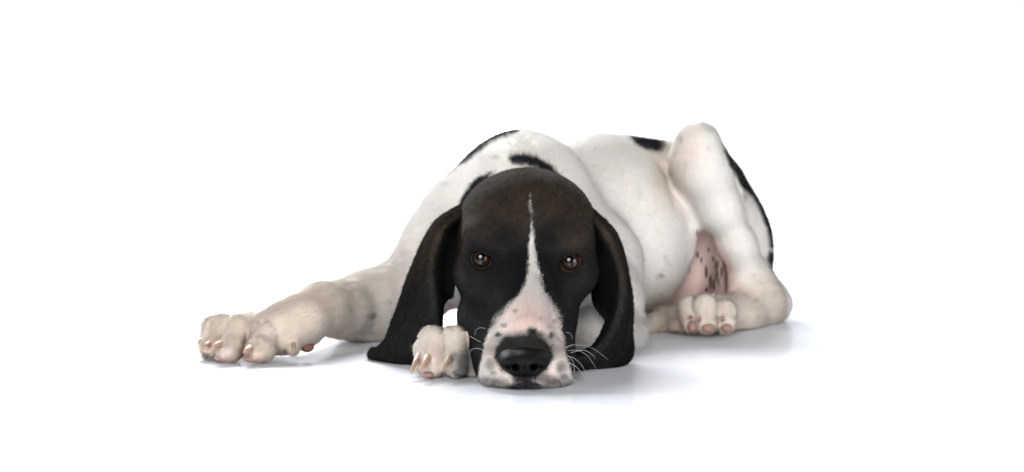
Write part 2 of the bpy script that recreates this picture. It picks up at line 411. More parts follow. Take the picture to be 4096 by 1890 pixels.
SPOTS3 = [(2640, 1100, 14, 9, .55), (2628, 1110, 8, 14, .3), (2660, 1030, 10, 8, .3), (2585, 1265, 32, 13, .95), (2545, 1020, 10, 7, .15), (2480, 700, 12, 8, .12), (2550, 770, 9, 7, .15), (2600, 860, 9, 7, .12), (2450, 560, 7, 5, .2),
          (2720, 548, 7, 12, .4), (2700, 610, 6, 10, .35), (2832, 590, 10, 7, .3), (2742, 665, 4, 28, .3), (2976, 780, 7, 14, .45), (3016, 1100, 7, 6, .35), (3044, 1132, 6, 6, .3), (2640, 1180, 7, 9, .3), (2670, 1050, 12, 9, .2),
          (1494, 1262, 17, 13, .6), (1492, 1300, 9, 12, .3), (1560, 1210, 10, 6, .35), (1500, 1328, 8, 8, .35), (1985, 632, 16, 9, .3), (2300, 578, 8, 6, .25), (2375, 600, 10, 7, .2), (1782, 735, 14, 10, .15)]
SPECKS = [(2824, 1088, 6, 24), (2842, 1130, 5, 30), (2868, 1100, 5, 26), (2862, 1060, 4, 20), (2872, 1058, 4, 18), (2885, 1090, 4, 24), (2856, 1140, 4, 22), (2790, 1020, 5, 14), (2806, 1042, 4, 12), (2788, 930, 4, 15),
          (2758, 1074, 5, 18), (2876, 1130, 3, 20), (2850, 1035, 4, 12), (2826, 1160, 6, 10), (2893, 1060, 3, 16), (2834, 1000, 3, 10)]
PINKS = [(1600, 1180, 60, 90, .25), (1780, 1225, 60, 30, .7), (1735, 1430, 12, 60, .55), (1770, 1400, 10, 80, .6), (1670, 1440, 16, 18, .7), (1703, 1440, 16, 18, .7), (1796, 1445, 14, 14, .5),
         (1000, 1395, 26, 28, .7), (870, 1380, 22, 20, .7), (826, 1382, 18, 16, .7), (1010, 1430, 50, 18, .7), (900, 1430, 50, 16, .6), (975, 1360, 14, 60, .35), (860, 1355, 10, 40, .2), (1010, 1300, 40, 20, .2),
         (2760, 600, 50, 110, .28), (2730, 800, 30, 80, .35), (2720, 1290, 22, 30, .7), (2740, 1270, 14, 20, .4), (2800, 1275, 22, 16, .35), (2886, 1272, 18, 16, .5), (2640, 1225, 60, 30, .45), (2340, 800, 60, 40, .1), (2900, 1060, 16, 50, .5)]

def blobs(x, y, lst, soft=0.35):
    out = np.zeros(len(x))
    for b in lst:
        r = np.hypot((x - b[0]) / b[2], (y - b[1]) / b[3]); a = b[4] if len(b) > 4 else 1.0
        out = np.maximum(out, a * np.clip((1 + soft - r) / (2 * soft), 0, 1))
    return out

def coat(p, ear=None, jit=0.0):
    """base colour of the hair that grows at each point, some light and shade painted in, and how bare the skin is there"""
    p = np.asarray(p, float); x, y = project(p); d = p[:, 1]
    n1 = wav(p, 0.004); n2 = wav(p + 3.1, 0.011); n3 = wav(p + 7.7, 0.0017)
    jx = RNG.normal(size=len(p)) * jit; jy = RNG.normal(size=len(p)) * jit
    xs, ys = x + n1 * 1.6 + jx, y + n1 * 1.6 + jy
    if ear is not None:
        u = np.clip(0.5 + 0.4 * wav(p, 0.03), 0, 1)
        return lerp(np.tile(BLACK * 0.65, (len(p), 1)), lerp(np.tile(BROWN, (len(p), 1)), np.array([0.0185, 0.0175, 0.0165]), (y - 950) / 250) * (1 + 0.7 * np.exp(-((ear - 0.40) / 0.022) ** 2))[:, None], np.clip((ear - 0.28) / 0.16, 0.03, 1) * (0.65 + 0.35 * u) + 0.7 * np.exp(-((ear - 0.40) / 0.025) ** 2)), np.zeros(len(p))  # bright ridge line: light caught by the fold, put into the hair colour
    col = np.tile(WHITE, (len(p), 1))
    # limbs are creamier; the flank crease shade shares this mask
    cream_shade = np.clip((1680 - x) / 330, 0, 1) * 0.95
    cream_shade = np.maximum(cream_shade, np.clip((y - 1060 + 0.2 * (x - 2900)) / 120, 0, 1) * (x > 2690) * (d < 2.14) * 0.75)
    cream_shade = np.maximum(cream_shade, blobs(x, y, [(2660, 690, 55, 130, .8), (2635, 1290, 110, 45, .9), (2950, 1150, 60, 30, .9)], 0.6) * (d > 1.95))  # first blob: shade of the flank crease beside the knee, painted as cream
    cream_shade = np.maximum(cream_shade, ((x > 1600) & (x < 1930) & (y > 1290) & (d < 1.78)) * 0.65)
    cream_shade *= 0.92 + 0.07 * n2
    col = lerp(col, CREAM, cream_shade)
    # pink skin showing
    bare = np.zeros(len(p))
    pk = blobs(xs, ys, PINKS, 0.6) * (1 + 0.25 * n2)
    belly = poly_sd(xs, ys, [(2775, 800), (2782, 898), (2776, 994), (2758, 1081), (2718, 1153), (2660, 1225), (2640, 1290), (2960, 1290), (2960, 1150), (2880, 960), (2800, 790)])
    bl = np.clip(0.5 - belly / 26, 0, 1) * (d > 2.085) * (1 - np.clip((d - 2.30) / 0.02, 0, 1))
    bare = np.maximum(bare, bl)
    col = lerp(col, PINK, np.clip(pk, 0, 1) * 0.8)
    col = lerp(col, np.array([0.90, 0.71, 0.66]), bl * 0.95)
    col = lerp(col, np.array([0.055, 0.045, 0.045]), blobs(xs, ys, SPECKS, 0.3) * bl * 0.95)
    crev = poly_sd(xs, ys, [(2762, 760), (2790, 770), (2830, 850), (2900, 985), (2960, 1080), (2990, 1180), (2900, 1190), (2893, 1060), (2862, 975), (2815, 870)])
    col = lerp(col, np.array([0.20, 0.095, 0.075]), np.clip(0.5 - crev / 14, 0, 1) * (d > 2.115) * 0.92)  # brown skin of the groin with the crease's shade painted in
    # grey ticking and black patches on the body
    col = lerp(col, GREY * 0.55, blobs(xs, ys, SPOTS3, 0.5) * (d > 1.85))
    pj = n3 * 2 + jx
    for k, pl in enumerate(BODY_PATCHES):
        sd = poly_sd(xs, ys, pl)
        col = lerp(col, BLACK * 1.6, np.clip(0.5 - (sd + pj) / 12, 0, 1) * (d > (1.85 if k < 3 else 1.95)))
    # grey outer toe of the paw beside the muzzle
    col = lerp(col, GREY * 0.6, blobs(xs, ys, [(1868, 1450, 52, 55, .9), (1880, 1400, 22, 40, .5), (1818, 1424, 22, 22, .6), (1715, 1500, 20, 14, .4)], 0.4) * ((d > 1.64) & (d < 1.76)))
    # head
    hd = head_val(p); hm = np.clip((0.006 - hd) / 0.004, 0, 1) * ((d < 1.9) & ~((x < 1905) & (y > 1330) & (d > 1.655) & (hd > 0.001)))
    hm = hm * ~((d > 1.76) & (y > 1190))
    base = lerp(np.tile(BLACK, (len(p), 1)), BROWN * 1.15, np.clip((1010 - y + 40 * n2 - 0.35 * np.abs(x - 2105) * 0) / 130, 0, 1) * 0.95)
    side = blobs(x, y, [(1850, 960, 60, 160, .8), (2365, 960, 50, 160, .8), (1915, 972, 75, 26, 1.0), (2300, 978, 75, 26, 1.0), (1975, 940, 50, 24, .7), (2240, 945, 50, 24, .7), (2340, 1120, 30, 90, .4), (1835, 1130, 30, 70, .4)], 0.7)  # brown sides of the head, with lit brow ridges and cheek edges painted in
    base = lerp(base, BROWN * 1.5, side * (0.75 + 0.25 * n2))
    base = lerp(base, np.array([0.0195, 0.020, 0.021]), np.clip((y - 1090) / 120, 0, 1) * np.clip((np.abs(x - 2105) - 60) / 120, 0, 1) * 0.85)  # greyer lower cheeks: the light on them put into the colour
    base = lerp(base, BLACK * 0.55, blobs(x, y, [(2010, 950, 60, 60, .8), (2190, 950, 60, 60, .8), (1925, 1040, 70, 46, 1.0), (2281, 1052, 70, 46, 1.0), (2060, 1050, 60, 110, .6), (2200, 1050, 50, 110, .6)], 0.7))  # black middle of the face, with shade painted into the hollows by the eyes
    sd = poly_sd(xs, ys, BLAZE) + 7 * np.clip((1400 - y) / 80, 0, 1) * np.clip((y - 980) / 60, 0, 1) * (1.0 if jit else 0.0)
    wd = 10 + 26 * np.clip((y - 1180) / 60, 0, 1) * np.clip((1330 - y) / 60, 0, 1)
    bz = np.clip(0.5 - (sd + n3 * 2.0 + jx) / wd, 0, 1)
    bz *= 1 - 0.55 * np.clip((960 - y) / 70, 0, 1)
    if jit: bz = np.where(bz <= 0.0, 0.0, np.clip((bz - RNG.uniform(0.1, 0.9, len(p))) * 2.2 + 0.5, 0, 1))
    bz *= 1 - 0.75 * blobs(xs, ys, [(2130, 872, 16, 22)], 0.6)
    wh = lerp(np.tile(WHITE * 0.84, (len(p), 1)), PINK, np.clip(blobs(x, y, [(2110, 1285, 95, 75, .9), (2070, 1330, 60, 30, .5), (1968, 1390, 22, 50, .6), (2238, 1400, 24, 60, .5), (2000, 1480, 30, 30, .5), (2200, 1500, 50, 30, .5)], 0.8), 0, 1) * 0.8)
    sp = blobs(xs, ys, FACE_SPOTS, 0.45)
    fleck = np.clip((y - 1492) / 40, 0, 1) * 0.75 * np.clip(n3 + 0.25, 0, 1)
    wh = lerp(wh, BLACK * 3.0, np.clip(np.maximum(sp, fleck), 0, 1))
    capm = np.clip(0.5 - poly_sd(x + jx, y + jy, [(1978, 1430), (1988, 1392), (2004, 1368), (2032, 1350), (2068, 1354), (2096, 1374), (2110, 1345), (2124, 1320), (2142, 1324), (2150, 1352), (2180, 1366), (2200, 1392), (2212, 1430), (2190, 1480), (2120, 1526), (2098, 1535), (2076, 1526), (2006, 1480)]) / 9, 0, 1)
    wh = lerp(wh, np.array([0.026, 0.022, 0.019]), capm)
    hc = lerp(base, wh, bz)
    hc = np.where((bz > 0)[:, None], hc, base)
    lipc = np.clip((y - 1546) / 12, 0, 1)
    hc = lerp(hc, BLACK * 2, lipc * 0.8)
    col = lerp(col, hc, hm)
    return np.clip(col, 0.004, 0.97), bare

def head_val(p):
    X, Y, Z = p[:, 0], p[:, 1], p[:, 2]; v = np.full(len(p), 0.05)
    for q in HD:
        v = smin(v, prim_eval(q, X, Y, Z), q['k'])
    return v

def set_attr(me, name, typ, dom, arr):
    a = me.attributes.new(name, typ, dom)
    a.data.foreach_set('color' if 'COLOR' in typ else ('value' if typ == 'FLOAT' else 'vector'), np.ascontiguousarray(arr, np.float32).ravel())

SKIN = skin_mat('coat_skin', 'coat', rough=0.8, bump=0.25, scale=700, spec=0.08)
FUR = fur_mat()

root = bpy.data.objects.new('dog', None); C.objects.link(root); root.location = BASE
root['label'] = 'black and white puppy lying flat with its chin on the floor'
root['category'] = 'dog'
me = mesh_from('body', BODY_V - BASE, BODY_Q)
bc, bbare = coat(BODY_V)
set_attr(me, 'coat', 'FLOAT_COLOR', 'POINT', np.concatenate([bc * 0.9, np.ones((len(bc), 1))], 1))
body = link('body', me, root, SKIN)

# ------------------------------------------------------------------ fur
def flow_body(p):
    """the way the hair lies: from the nose back over the skull, down the limbs to the paws"""
    A = [((2400, 700, 2.05), (.7, .5, -.3)), ((2500, 1000, 2.03), (.6, .3, -.6)), ((2650, 700, 2.1), (.6, .3, -.6)), ((2600, 1200, 2.05), (.7, .2, -.3)),
         ((2100, 580, 2.0), (.3, .9, .0)), ((2350, 700, 1.98), (.5, .6, -.4)), ((2150, 640, 1.95), (.1, .8, .5)), ((1900, 700, 1.98), (-.5, .6, -.2)),
         ((1750, 900, 1.95), (-.4, .3, -.8)), ((1600, 1150, 1.95), (-.5, -.1, -.7)), ((1450, 1200, 1.9), (-.9, -.4, -.2)), ((1300, 1230, 1.83), (-.9, -.4, -.3)),
         ((1100, 1330, 1.78), (-.8, -.4, -.4)), ((920, 1340, 1.77), (-.5, -.4, -.8)), ((1040, 1380, 1.75), (-.2, -.4, -.9)),
         ((1740, 1400, 1.67), (-.1, -.5, -.9)), ((1830, 1400, 1.67), (.0, -.5, -.9)), ((2350, 1300, 1.82), (-.6, -.5, -.2)), ((2500, 1250, 1.87), (.1, -.2, -.9)),
         ((2780, 600, 2.04), (.1, -.1, -1.)), ((2860, 850, 2.05), (.35, .1, -.9)), ((2960, 1080, 2.05), (.4, .1, -.8)), ((3050, 900, 2.2), (.3, .3, -.8)),
         ((3080, 1230, 2.1), (-.5, -.4, -.6)), ((2960, 1260, 2.03), (-.9, -.5, .0)), ((2820, 1260, 1.96), (-.2, -.7, -.6)), ((2640, 1300, 2.03), (-1., -.3, -.05))]
    out = np.zeros_like(p); W = np.zeros(len(p))
    for c, v in A:
        w = 1.0 / (((p - P(*c)) ** 2).sum(1) + 1e-4) ** 2
        out += w[:, None] * (np.array(v) / np.linalg.norm(v)); W += w
    out /= W[:, None]
    hv = np.clip((0.012 - head_val(p)) / 0.008, 0, 1) * (p[:, 1] < 1.88)
    n0 = P(2100, 1440, 1.57); r = p - n0; r /= np.linalg.norm(r, axis=1, keepdims=True)
    x, y = project(p)
    r[:, 2] -= np.clip((y - 1100) / 300, 0, 1) * 0.6 * np.clip(np.abs(x - 2100) / 150, 0, 1)
    return out * (1 - hv[:, None]) + r * hv[:, None]

def grow(name, V, Q, count, parent, flow, colour, length, radius, weight=None, lift=18.0, npt=4, bend=0.35):
    """hair on a surface as a curves object"""
    V = V.astype(np.float64)
    a, b, c, d = (V[Q[:, i]] for i in range(4))
    n = np.cross(c - a, d - b); ar = np.linalg.norm(n, axis=1) * 0.5; n /= (np.linalg.norm(n, axis=1, keepdims=True) + 1e-12)
    ctr = (a + b + c + d) / 4
    view = np.array([0, 0, CAMH]) - ctr; view /= np.linalg.norm(view, axis=1, keepdims=True)
    w = ar * np.where((n * view).sum(1) > -0.35, 1.0, 0.18)
    if weight is not None: w = w * weight(ctr)
    w = np.maximum(w, 0); pick = RNG.choice(len(Q), size=count, p=w / w.sum())
    # smooth normals at the corners
    vn = np.zeros_like(V)
    for i in range(4): np.add.at(vn, Q[:, i], n * ar[:, None])
    vn /= np.linalg.norm(vn, axis=1, keepdims=True) + 1e-12
    s, t = RNG.random(count)[:, None], RNG.random(count)[:, None]
    q = Q[pick]
    bil = lambda A: (A[q[:, 0]] * (1 - s) + A[q[:, 1]] * s) * (1 - t) + (A[q[:, 3]] * (1 - s) + A[q[:, 2]] * s) * t
    r = bil(V); N = bil(vn); N /= np.linalg.norm(N, axis=1, keepdims=True) + 1e-12
    f = flow(r, pick) + 0.0
    f = f + np.stack([wav(r, 0.012), wav(r + 1.7, 0.012), wav(r + 4.1, 0.012)], 1) * 0.07 + RNG.normal(size=r.shape) * 0.10
    T = f - N * (f * N).sum(1, keepdims=True); T /= np.linalg.norm(T, axis=1, keepdims=True) + 1e-9
    L = length(r) * RNG.uniform(0.65, 1.2, count); stray = RNG.random(count) < 0.04; L = np.where(stray, L * 1.25, L)
    th = np.radians(np.maximum(lift + RNG.normal(size=count) * 6 + 2.5 * wav(r + 9.0, 0.006) + 22 * stray, 6))[:, None]
    D = T * np.cos(th) + N * np.sin(th)
    ss = np.linspace(0, 1, npt)
    pts = r[:, None, :] - N[:, None, :] * 0.0002 + D[:, None, :] * (L[:, None] * ss)[:, :, None] - N[:, None, :] * (bend * np.sin(th) * L[:, None] * ss ** 2)[:, :, None]
    pts[..., 2] = np.maximum(pts[..., 2], 0.0004)
    col = colour(r); lum = col.mean(1)
    col = col * (1 + RNG.uniform(-1, 1, count) * np.where(lum < 0.12, 0.7, 0.15))[:, None] * (1 + np.where(lum < 0.12, 0.12, 0.012) * wav(r + 2.0, 0.003))[:, None]
    hc = bpy.data.hair_curves.new(name); hc.add_curves([npt] * count)
    hc.points.foreach_set('position', (pts - BASE).astype(np.float32).ravel())
    rad = (radius * RNG.uniform(0.7, 1.3, count))[:, None] * (1 - 0.85 * ss ** 1.5)
    hc.points.foreach_set('radius', rad.astype(np.float32).ravel())
    lie = N.copy()
    set_attr(hc, 'coat', 'FLOAT_COLOR', 'CURVE', np.concatenate([np.clip(col, 0.003, 0.97), np.ones((count, 1))], 1))
    set_attr(hc, 'lie', 'FLOAT_VECTOR', 'CURVE', lie)
    hc.materials.append(FUR)
    o = bpy.data.objects.new(name, hc); C.objects.link(o); o.parent = parent; o['kind'] = 'stuff'
    return o

def head_near(p): return np.clip((0.012 - head_val(p)) / 0.008, 0, 1) * (p[:, 1] < 1.88)
def body_len(p):
    x, y = project(p)
    L = 0.0060 - 0.0018 * head_near(p) - 0.001 * (p[:, 1] < 1.80)
    L = L + 0.008 * ((y > 1230) & (x > 2530) & (x < 2730))
    L = L - 0.0006 * head_near(p) * np.clip((y - 1050) / 300, 0, 1)
    L = L + 0.0016 * head_near(p) * (y > 1500)
    return L
def body_weight(c):
    x, y = project(c); _, bare = coat(c)
    w = 1.0 + 2.2 * head_near(c) + 0.6 * (c[:, 1] < 1.85)
    w *= 1 - 0.97 * bare
    for e, sd_ in EYES:
        r = np.hypot(c[:, 0] - e[0], (c[:, 2] - e[2]) * 1.3)
        w *= 1 - ((r < 0.0104) & (c[:, 1] < e[1] + 0.02)) * 1.0
    w *= ~((np.hypot((x - 2098) / 98, (y - 1450) / 60) < 1) & (c[:, 1] < 1.64))
    w *= c[:, 2] > 0.0022
    return w
K = 0.12 if DRAFT else 1.0
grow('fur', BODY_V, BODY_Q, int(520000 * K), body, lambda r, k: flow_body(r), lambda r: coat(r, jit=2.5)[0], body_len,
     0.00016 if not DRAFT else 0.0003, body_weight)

# ------------------------------------------------------------------ ears
def catmull(A, n, axis):
    A = np.moveaxis(np.asarray(A, float), axis, 0); m = len(A)
    t = np.linspace(0, m - 1, n); i = np.clip(np.floor(t).astype(int), 0, m - 2); f = (t - i).reshape(-1, *([1] * (A.ndim - 1)))
    g = lambda j: A[np.clip(j, 0, m - 1)]
    p0, p1, p2, p3 = g(i - 1), g(i), g(i + 1), g(i + 2)
    out = 0.5 * ((2 * p1) + (-p0 + p2) * f + (2 * p0 - 5 * p1 + 4 * p2 - p3) * f ** 2 + (-p0 + 3 * p1 - 3 * p2 + p3) * f ** 3)
    return np.moveaxis(out, 0, axis)

def sheet(rows, nu, nv, thick):
    """a closed flap from rows of (px, py, d) control points"""
    A = np.array([[P(*q) for q in r] for r in rows])
    A = catmull(catmull(A, nu, 0), nv, 1)
    du = np.gradient(A, axis=0); dv = np.gradient(A, axis=1)
    N = np.cross(du, dv); N /= np.linalg.norm(N, axis=2, keepdims=True) + 1e-12
    if N[..., 1].mean() > 0: N = -N
    eu = np.minimum(np.arange(nu), np.arange(nu)[::-1])[:, None]; ev = np.minimum(np.arange(nv), np.arange(nv)[::-1])[None, :]
    e = np.sqrt(np.clip(np.minimum(eu + 0.0 * ev, ev + 0.0 * eu) / 4.0, 0, 1))[..., None]
    Fr = A + N * thick * e; Bk = A - N * thick * e
    idx = np.arange(nu * nv).reshape(nu, nv); off = nu * nv
    q = np.stack([idx[:-1, :-1], idx[1:, :-1], idx[1:, 1:], idx[:-1, 1:]], -1).reshape(-1, 4)
    V = np.concatenate([Fr.reshape(-1, 3), Bk.reshape(-1, 3)])
    V[:, 2] = np.maximum(V[:, 2], 0.0012)
    fn = np.cross(V[q[:, 1]] - V[q[:, 0]], V[q[:, 2]] - V[q[:, 0]])
    if fn[:, 1].mean() > 0: q = q[:, ::-1]
    return V, np.concatenate([q, q[:, ::-1] + off])

EAR_L = [
 [(1872, 905, 1.805), (1880, 870, 1.790), (1880, 842, 1.790), (1876, 828, 1.810), (1866, 818, 1.835)],
 [(1842, 970, 1.800), (1812, 925, 1.780), (1786, 893, 1.765), (1777, 880, 1.785), (1768, 876, 1.830)],
 [(1828, 1045, 1.800), (1785, 990, 1.782), (1748, 958, 1.757), (1730, 945, 1.780), (1714, 942, 1.825)],
 [(1820, 1120, 1.800), (1770, 1065, 1.782), (1722, 1038, 1.752), (1698, 1030, 1.768), (1668, 1036, 1.820)],
 [(1808, 1180, 1.798), (1765, 1130, 1.780), (1718, 1108, 1.748), (1682, 1108, 1.758), (1626, 1140, 1.812)],
 [(1778, 1212, 1.785), (1757, 1200, 1.775), (1728, 1182, 1.746), (1670, 1195, 1.750), (1600, 1215, 1.802)],
 [(1765, 1272, 1.775), (1754, 1265, 1.766), (1735, 1252, 1.746), (1652, 1285, 1.748), (1568, 1298, 1.792)],
 [(1763, 1340, 1.770), (1755, 1335, 1.762), (1741, 1325, 1.748), (1645, 1352, 1.750), (1545, 1355, 1.790)],
 [(1760, 1400, 1.772), (1752, 1395, 1.763), (1735, 1395, 1.752), (1640, 1405, 1.754), (1512, 1390, 1.797)],
 [(1756, 1436, 1.772), (1747, 1434, 1.766), (1722, 1432, 1.759), (1643, 1430, 1.760), (1483, 1400, 1.803)],
 [(1753, 1455, 1.775), (1742, 1454, 1.772), (1706, 1453, 1.767), (1625, 1448, 1.768), (1476, 1424, 1.808)],
 [(1750, 1462, 1.778), (1735, 1461, 1.778), (1690, 1460, 1.774), (1592, 1455, 1.776), (1496, 1443, 1.805)],
]
EAR_R = [
 [(2348, 905, 1.805), (2340, 868, 1.795), (2336, 845, 1.792), (2338, 832, 1.810), (2340, 824, 1.835)],
 [(2376, 985, 1.800), (2388, 940, 1.785), (2396, 905, 1.772), (2404, 892, 1.792), (2408, 884, 1.828)],
 [(2384, 1060, 1.800), (2412, 1010, 1.790), (2436, 965, 1.770), (2446, 950, 1.790), (2452, 930, 1.822)],
 [(2380, 1125, 1.798), (2425, 1080, 1.790), (2468, 1035, 1.764), (2480, 1020, 1.780), (2480, 1000, 1.818)],
 [(2368, 1180, 1.790), (2425, 1145, 1.788), (2486, 1108, 1.757), (2498, 1100, 1.772), (2500, 1092, 1.812)],
 [(2385, 1232, 1.782), (2432, 1205, 1.784), (2488, 1178, 1.752), (2508, 1172, 1.768), (2515, 1165, 1.805)],
 [(2421, 1280, 1.778), (2447, 1262, 1.778), (2478, 1248, 1.748), (2508, 1245, 1.762), (2522, 1245, 1.800)],
 [(2410, 1330, 1.772), (2430, 1325, 1.772), (2452, 1318, 1.743), (2495, 1318, 1.755), (2522, 1325, 1.795)],
 [(2380, 1378, 1.764), (2395, 1380, 1.763), (2412, 1380, 1.738), (2485, 1382, 1.748), (2527, 1392, 1.787)],
 [(2340, 1403, 1.756), (2350, 1412, 1.755), (2362, 1422, 1.733), (2460, 1432, 1.742), (2518, 1436, 1.775)],
 [(2295, 1416, 1.748), (2300, 1430, 1.745), (2308, 1446, 1.728), (2400, 1460, 1.740), (2480, 1462, 1.762)],
 [(2285, 1450, 1.742), (2292, 1465, 1.738), (2305, 1484, 1.722), (2352, 1486, 1.730), (2400, 1473, 1.756)],
]
def six(rows, last):
    out = []
    for i, r in enumerate(rows):
        a, b = np.array(r[3]), np.array(r[4]); m = (a + b) / 2; m[2] -= 0.008 * min(i, 6) / 6
        r3 = a + np.array([0, 0, 0.010 * math.sin(math.pi * min(i / 9.5, 1))])
        f = math.sin(math.pi * min(i / 9.0, 1)) * 0.009
        r = [r[0], (r[1][0], r[1][1], r[1][2] + f * 0.5), (r[2][0], r[2][1], r[2][2] - f * 0.7), r[3], r[4]]
        out.append([r[0], r[1], r[2], tuple(r3), tuple(m), r[4]])
    out[-1] = last or out[-1]
    return out
EAR_L = six(EAR_L, [(1750, 1462, 1.778), (1735, 1461, 1.778), (1690, 1460, 1.774), (1610, 1457, 1.776), (1556, 1434, 1.798), (1516, 1447, 1.812)])
EAR_R = six(EAR_R, None)
for rows in (EAR_L, EAR_R):
    nu, nv = 150, 74
    V, Q = sheet(rows, nu, nv, 0.0021)
    eu = np.tile(np.linspace(0, 1, nv), nu * 2)      # across the flap: 0 at the edge next to the cheek
    me = mesh_from('ear', V - BASE, Q)
    set_attr(me, 'coat', 'FLOAT_COLOR', 'POINT', np.concatenate([coat(V, ear=eu)[0], np.ones((len(V), 1))], 1))
    e = link('ear', me, root, SKIN)
    A = V[:nu * nv].reshape(nu, nv, 3); du = np.gradient(A, axis=0).reshape(-1, 3)
    fd = np.concatenate([du, du]) ; fd /= np.linalg.norm(fd, axis=1, keepdims=True)
    last = {}
    def ear_flow(r, k, Q=Q, fd=fd):
        last['k'] = k; return fd[Q[k, 0]]
    def ear_colour(r, Q=Q, eu=eu): return coat(r, ear=eu[Q[last['k'], 0]])[0]
    grow('fur', V, Q, int(95000 * K), e, ear_flow, ear_colour,
         lambda r: np.full(len(r), 0.0052), 0.00017 if not DRAFT else 0.0003, lift=22)

# ------------------------------------------------------------------ nose leather
GN = Grid(NC - np.array([0.03, 0.025, 0.026]), NC + np.array([0.03, 0.045, 0.026]), 0.0006)
GN.add([E(2099, 1432, 1.622, 106, 0.022, 46, k=0.006),
        E(2098, 1470, 1.620, 80, 0.020, 46, k=0.010), E(2050, 1484, 1.620, 40, 0.018, 30, k=0.006), E(2146, 1484, 1.620, 40, 0.018, 30, k=0.006),
        E(2034, 1441, 1.616, 50, 0.021, 44, k=0.005), E(2162, 1441, 1.616, 50, 0.021, 44, k=0.005),
        E(2098, 1450, 1.612, 34, 0.014, 46, k=0.007),
        E(2018, 1486, 1.624, 28, 0.018, 16, k=0.005), E(2178, 1486, 1.624, 28, 0.018, 16, k=0.005)], k=0.001)
GN.carve([cone(P(2062, 1474, 1.592), P(2062, 1458, 1.634), 0.0031, 0.0018, k=0.002),
          cone(P(2134, 1474, 1.592), P(2134, 1458, 1.634), 0.0031, 0.0018, k=0.002),
          cone(P(2060, 1477, 1.592), P(2004, 1474, 1.606), 0.0030, 0.0022, k=0.0025),
          cone(P(2136, 1477, 1.592), P(2192, 1474, 1.606), 0.0030, 0.0022, k=0.0025),
          cone(P(2098, 1466, 1.5975), P(2098, 1530, 1.600), 0.0004, 0.0014, k=0.002)])
NV, NQ = GN.mesh()
NOSE = skin_mat('nose_leather', col=(0.006, 0.0068, 0.008), rough=0.42, bump=1.0, scale=1100, spec=0.10, coat=0.0, var=0.3)
link('nose', mesh_from('nose', NV - BASE, NQ), root, NOSE)

# ------------------------------------------------------------------ eyes
def cap(c, look, r, ang, name, parent, mat, rings=14, seg=40):
    """a piece of sphere round the direction the eye looks in"""
    z = Vector(look).normalized(); M = z.to_track_quat('Z', 'Y').to_matrix()
    V = [M @ Vector((0, 0, r))]; Fs = []
    for i in range(1, rings + 1):
        a = ang * i / rings
        V += [M @ Vector((r * math.sin(a) * math.cos(2 * math.pi * j / seg), r * math.sin(a) * math.sin(2 * math.pi * j / seg), r * math.cos(a))) for j in range(seg)]
    Fs += [(0, 1 + j, 1 + (j + 1) % seg) for j in range(seg)]
    for i in range(1, rings):
        o = 1 + (i - 1) * seg
        Fs += [(o + j, o + seg + j, o + seg + (j + 1) % seg, o + (j + 1) % seg) for j in range(seg)]
    me = bpy.data.meshes.new(name); me.from_pydata([tuple(v) for v in V], [], Fs); me.update(); me.shade_smooth()
    return link(name, me, parent, mat)

def wet(name, c0, c1, lo, hi, rough=0.04):
    """wet eye surface: colour runs from the middle to the rim"""
    m, nt, b = nodes_mat(name)
    tc = nt.nodes.new('ShaderNodeTexCoord'); no = nt.nodes.new('ShaderNodeTexNoise'); no.inputs['Scale'].default_value = 700
    nt.links.new(tc.outputs['Object'], no.inputs['Vector'])
    ve = nt.nodes.new('ShaderNodeVectorMath'); ve.operation = 'DISTANCE'; ve.inputs[1].default_value = lo
    nt.links.new(tc.outputs['Object'], ve.inputs[0])
    mr = nt.nodes.new('ShaderNodeMapRange'); mr.inputs[1].default_value = hi[0]; mr.inputs[2].default_value = hi[1]
    nt.links.new(ve.outputs['Value'], mr.inputs[0])
    mx = nt.nodes.new('ShaderNodeMix'); mx.data_type = 'RGBA'; mx.inputs[6].default_value = (*c0, 1); mx.inputs[7].default_value = (*c1, 1)
    nt.links.new(mr.outputs[0], mx.inputs[0])
    mul = nt.nodes.new('ShaderNodeMix'); mul.data_type = 'RGBA'; mul.blend_type = 'MULTIPLY'; mul.inputs[0].default_value = 0.6
    nt.links.new(mx.outputs[2], mul.inputs[6]); nt.links.new(no.outputs['Color'], mul.inputs[7])
    nt.links.new(mul.outputs[2], b.inputs['Base Color'])
    b.inputs['Roughness'].default_value = rough; b.inputs['IOR'].default_value = 1.42
    return m
LOOK = Vector((0.0, -1.0, 0.10)).normalized()
RE = 0.0132
lk = np.array(LOOK) * RE
M_IRIS = wet('iris', (0.072, 0.037, 0.022), (0.013, 0.008, 0.006), tuple(lk), (0.0035, 0.0078))
M_PUPIL = wet('pupil', (0.002, 0.002, 0.0025), (0.002, 0.002, 0.0025), tuple(lk), (0, 1), 0.03)
M_SCLERA = wet('sclera', (0.05, 0.03, 0.022), (0.16, 0.11, 0.09), tuple(lk), (0.008, 0.013))
RIM = skin_mat('lid_skin', col=(0.006, 0.006, 0.007), rough=0.35, bump=0.2, spec=0.5, coat=0.2)

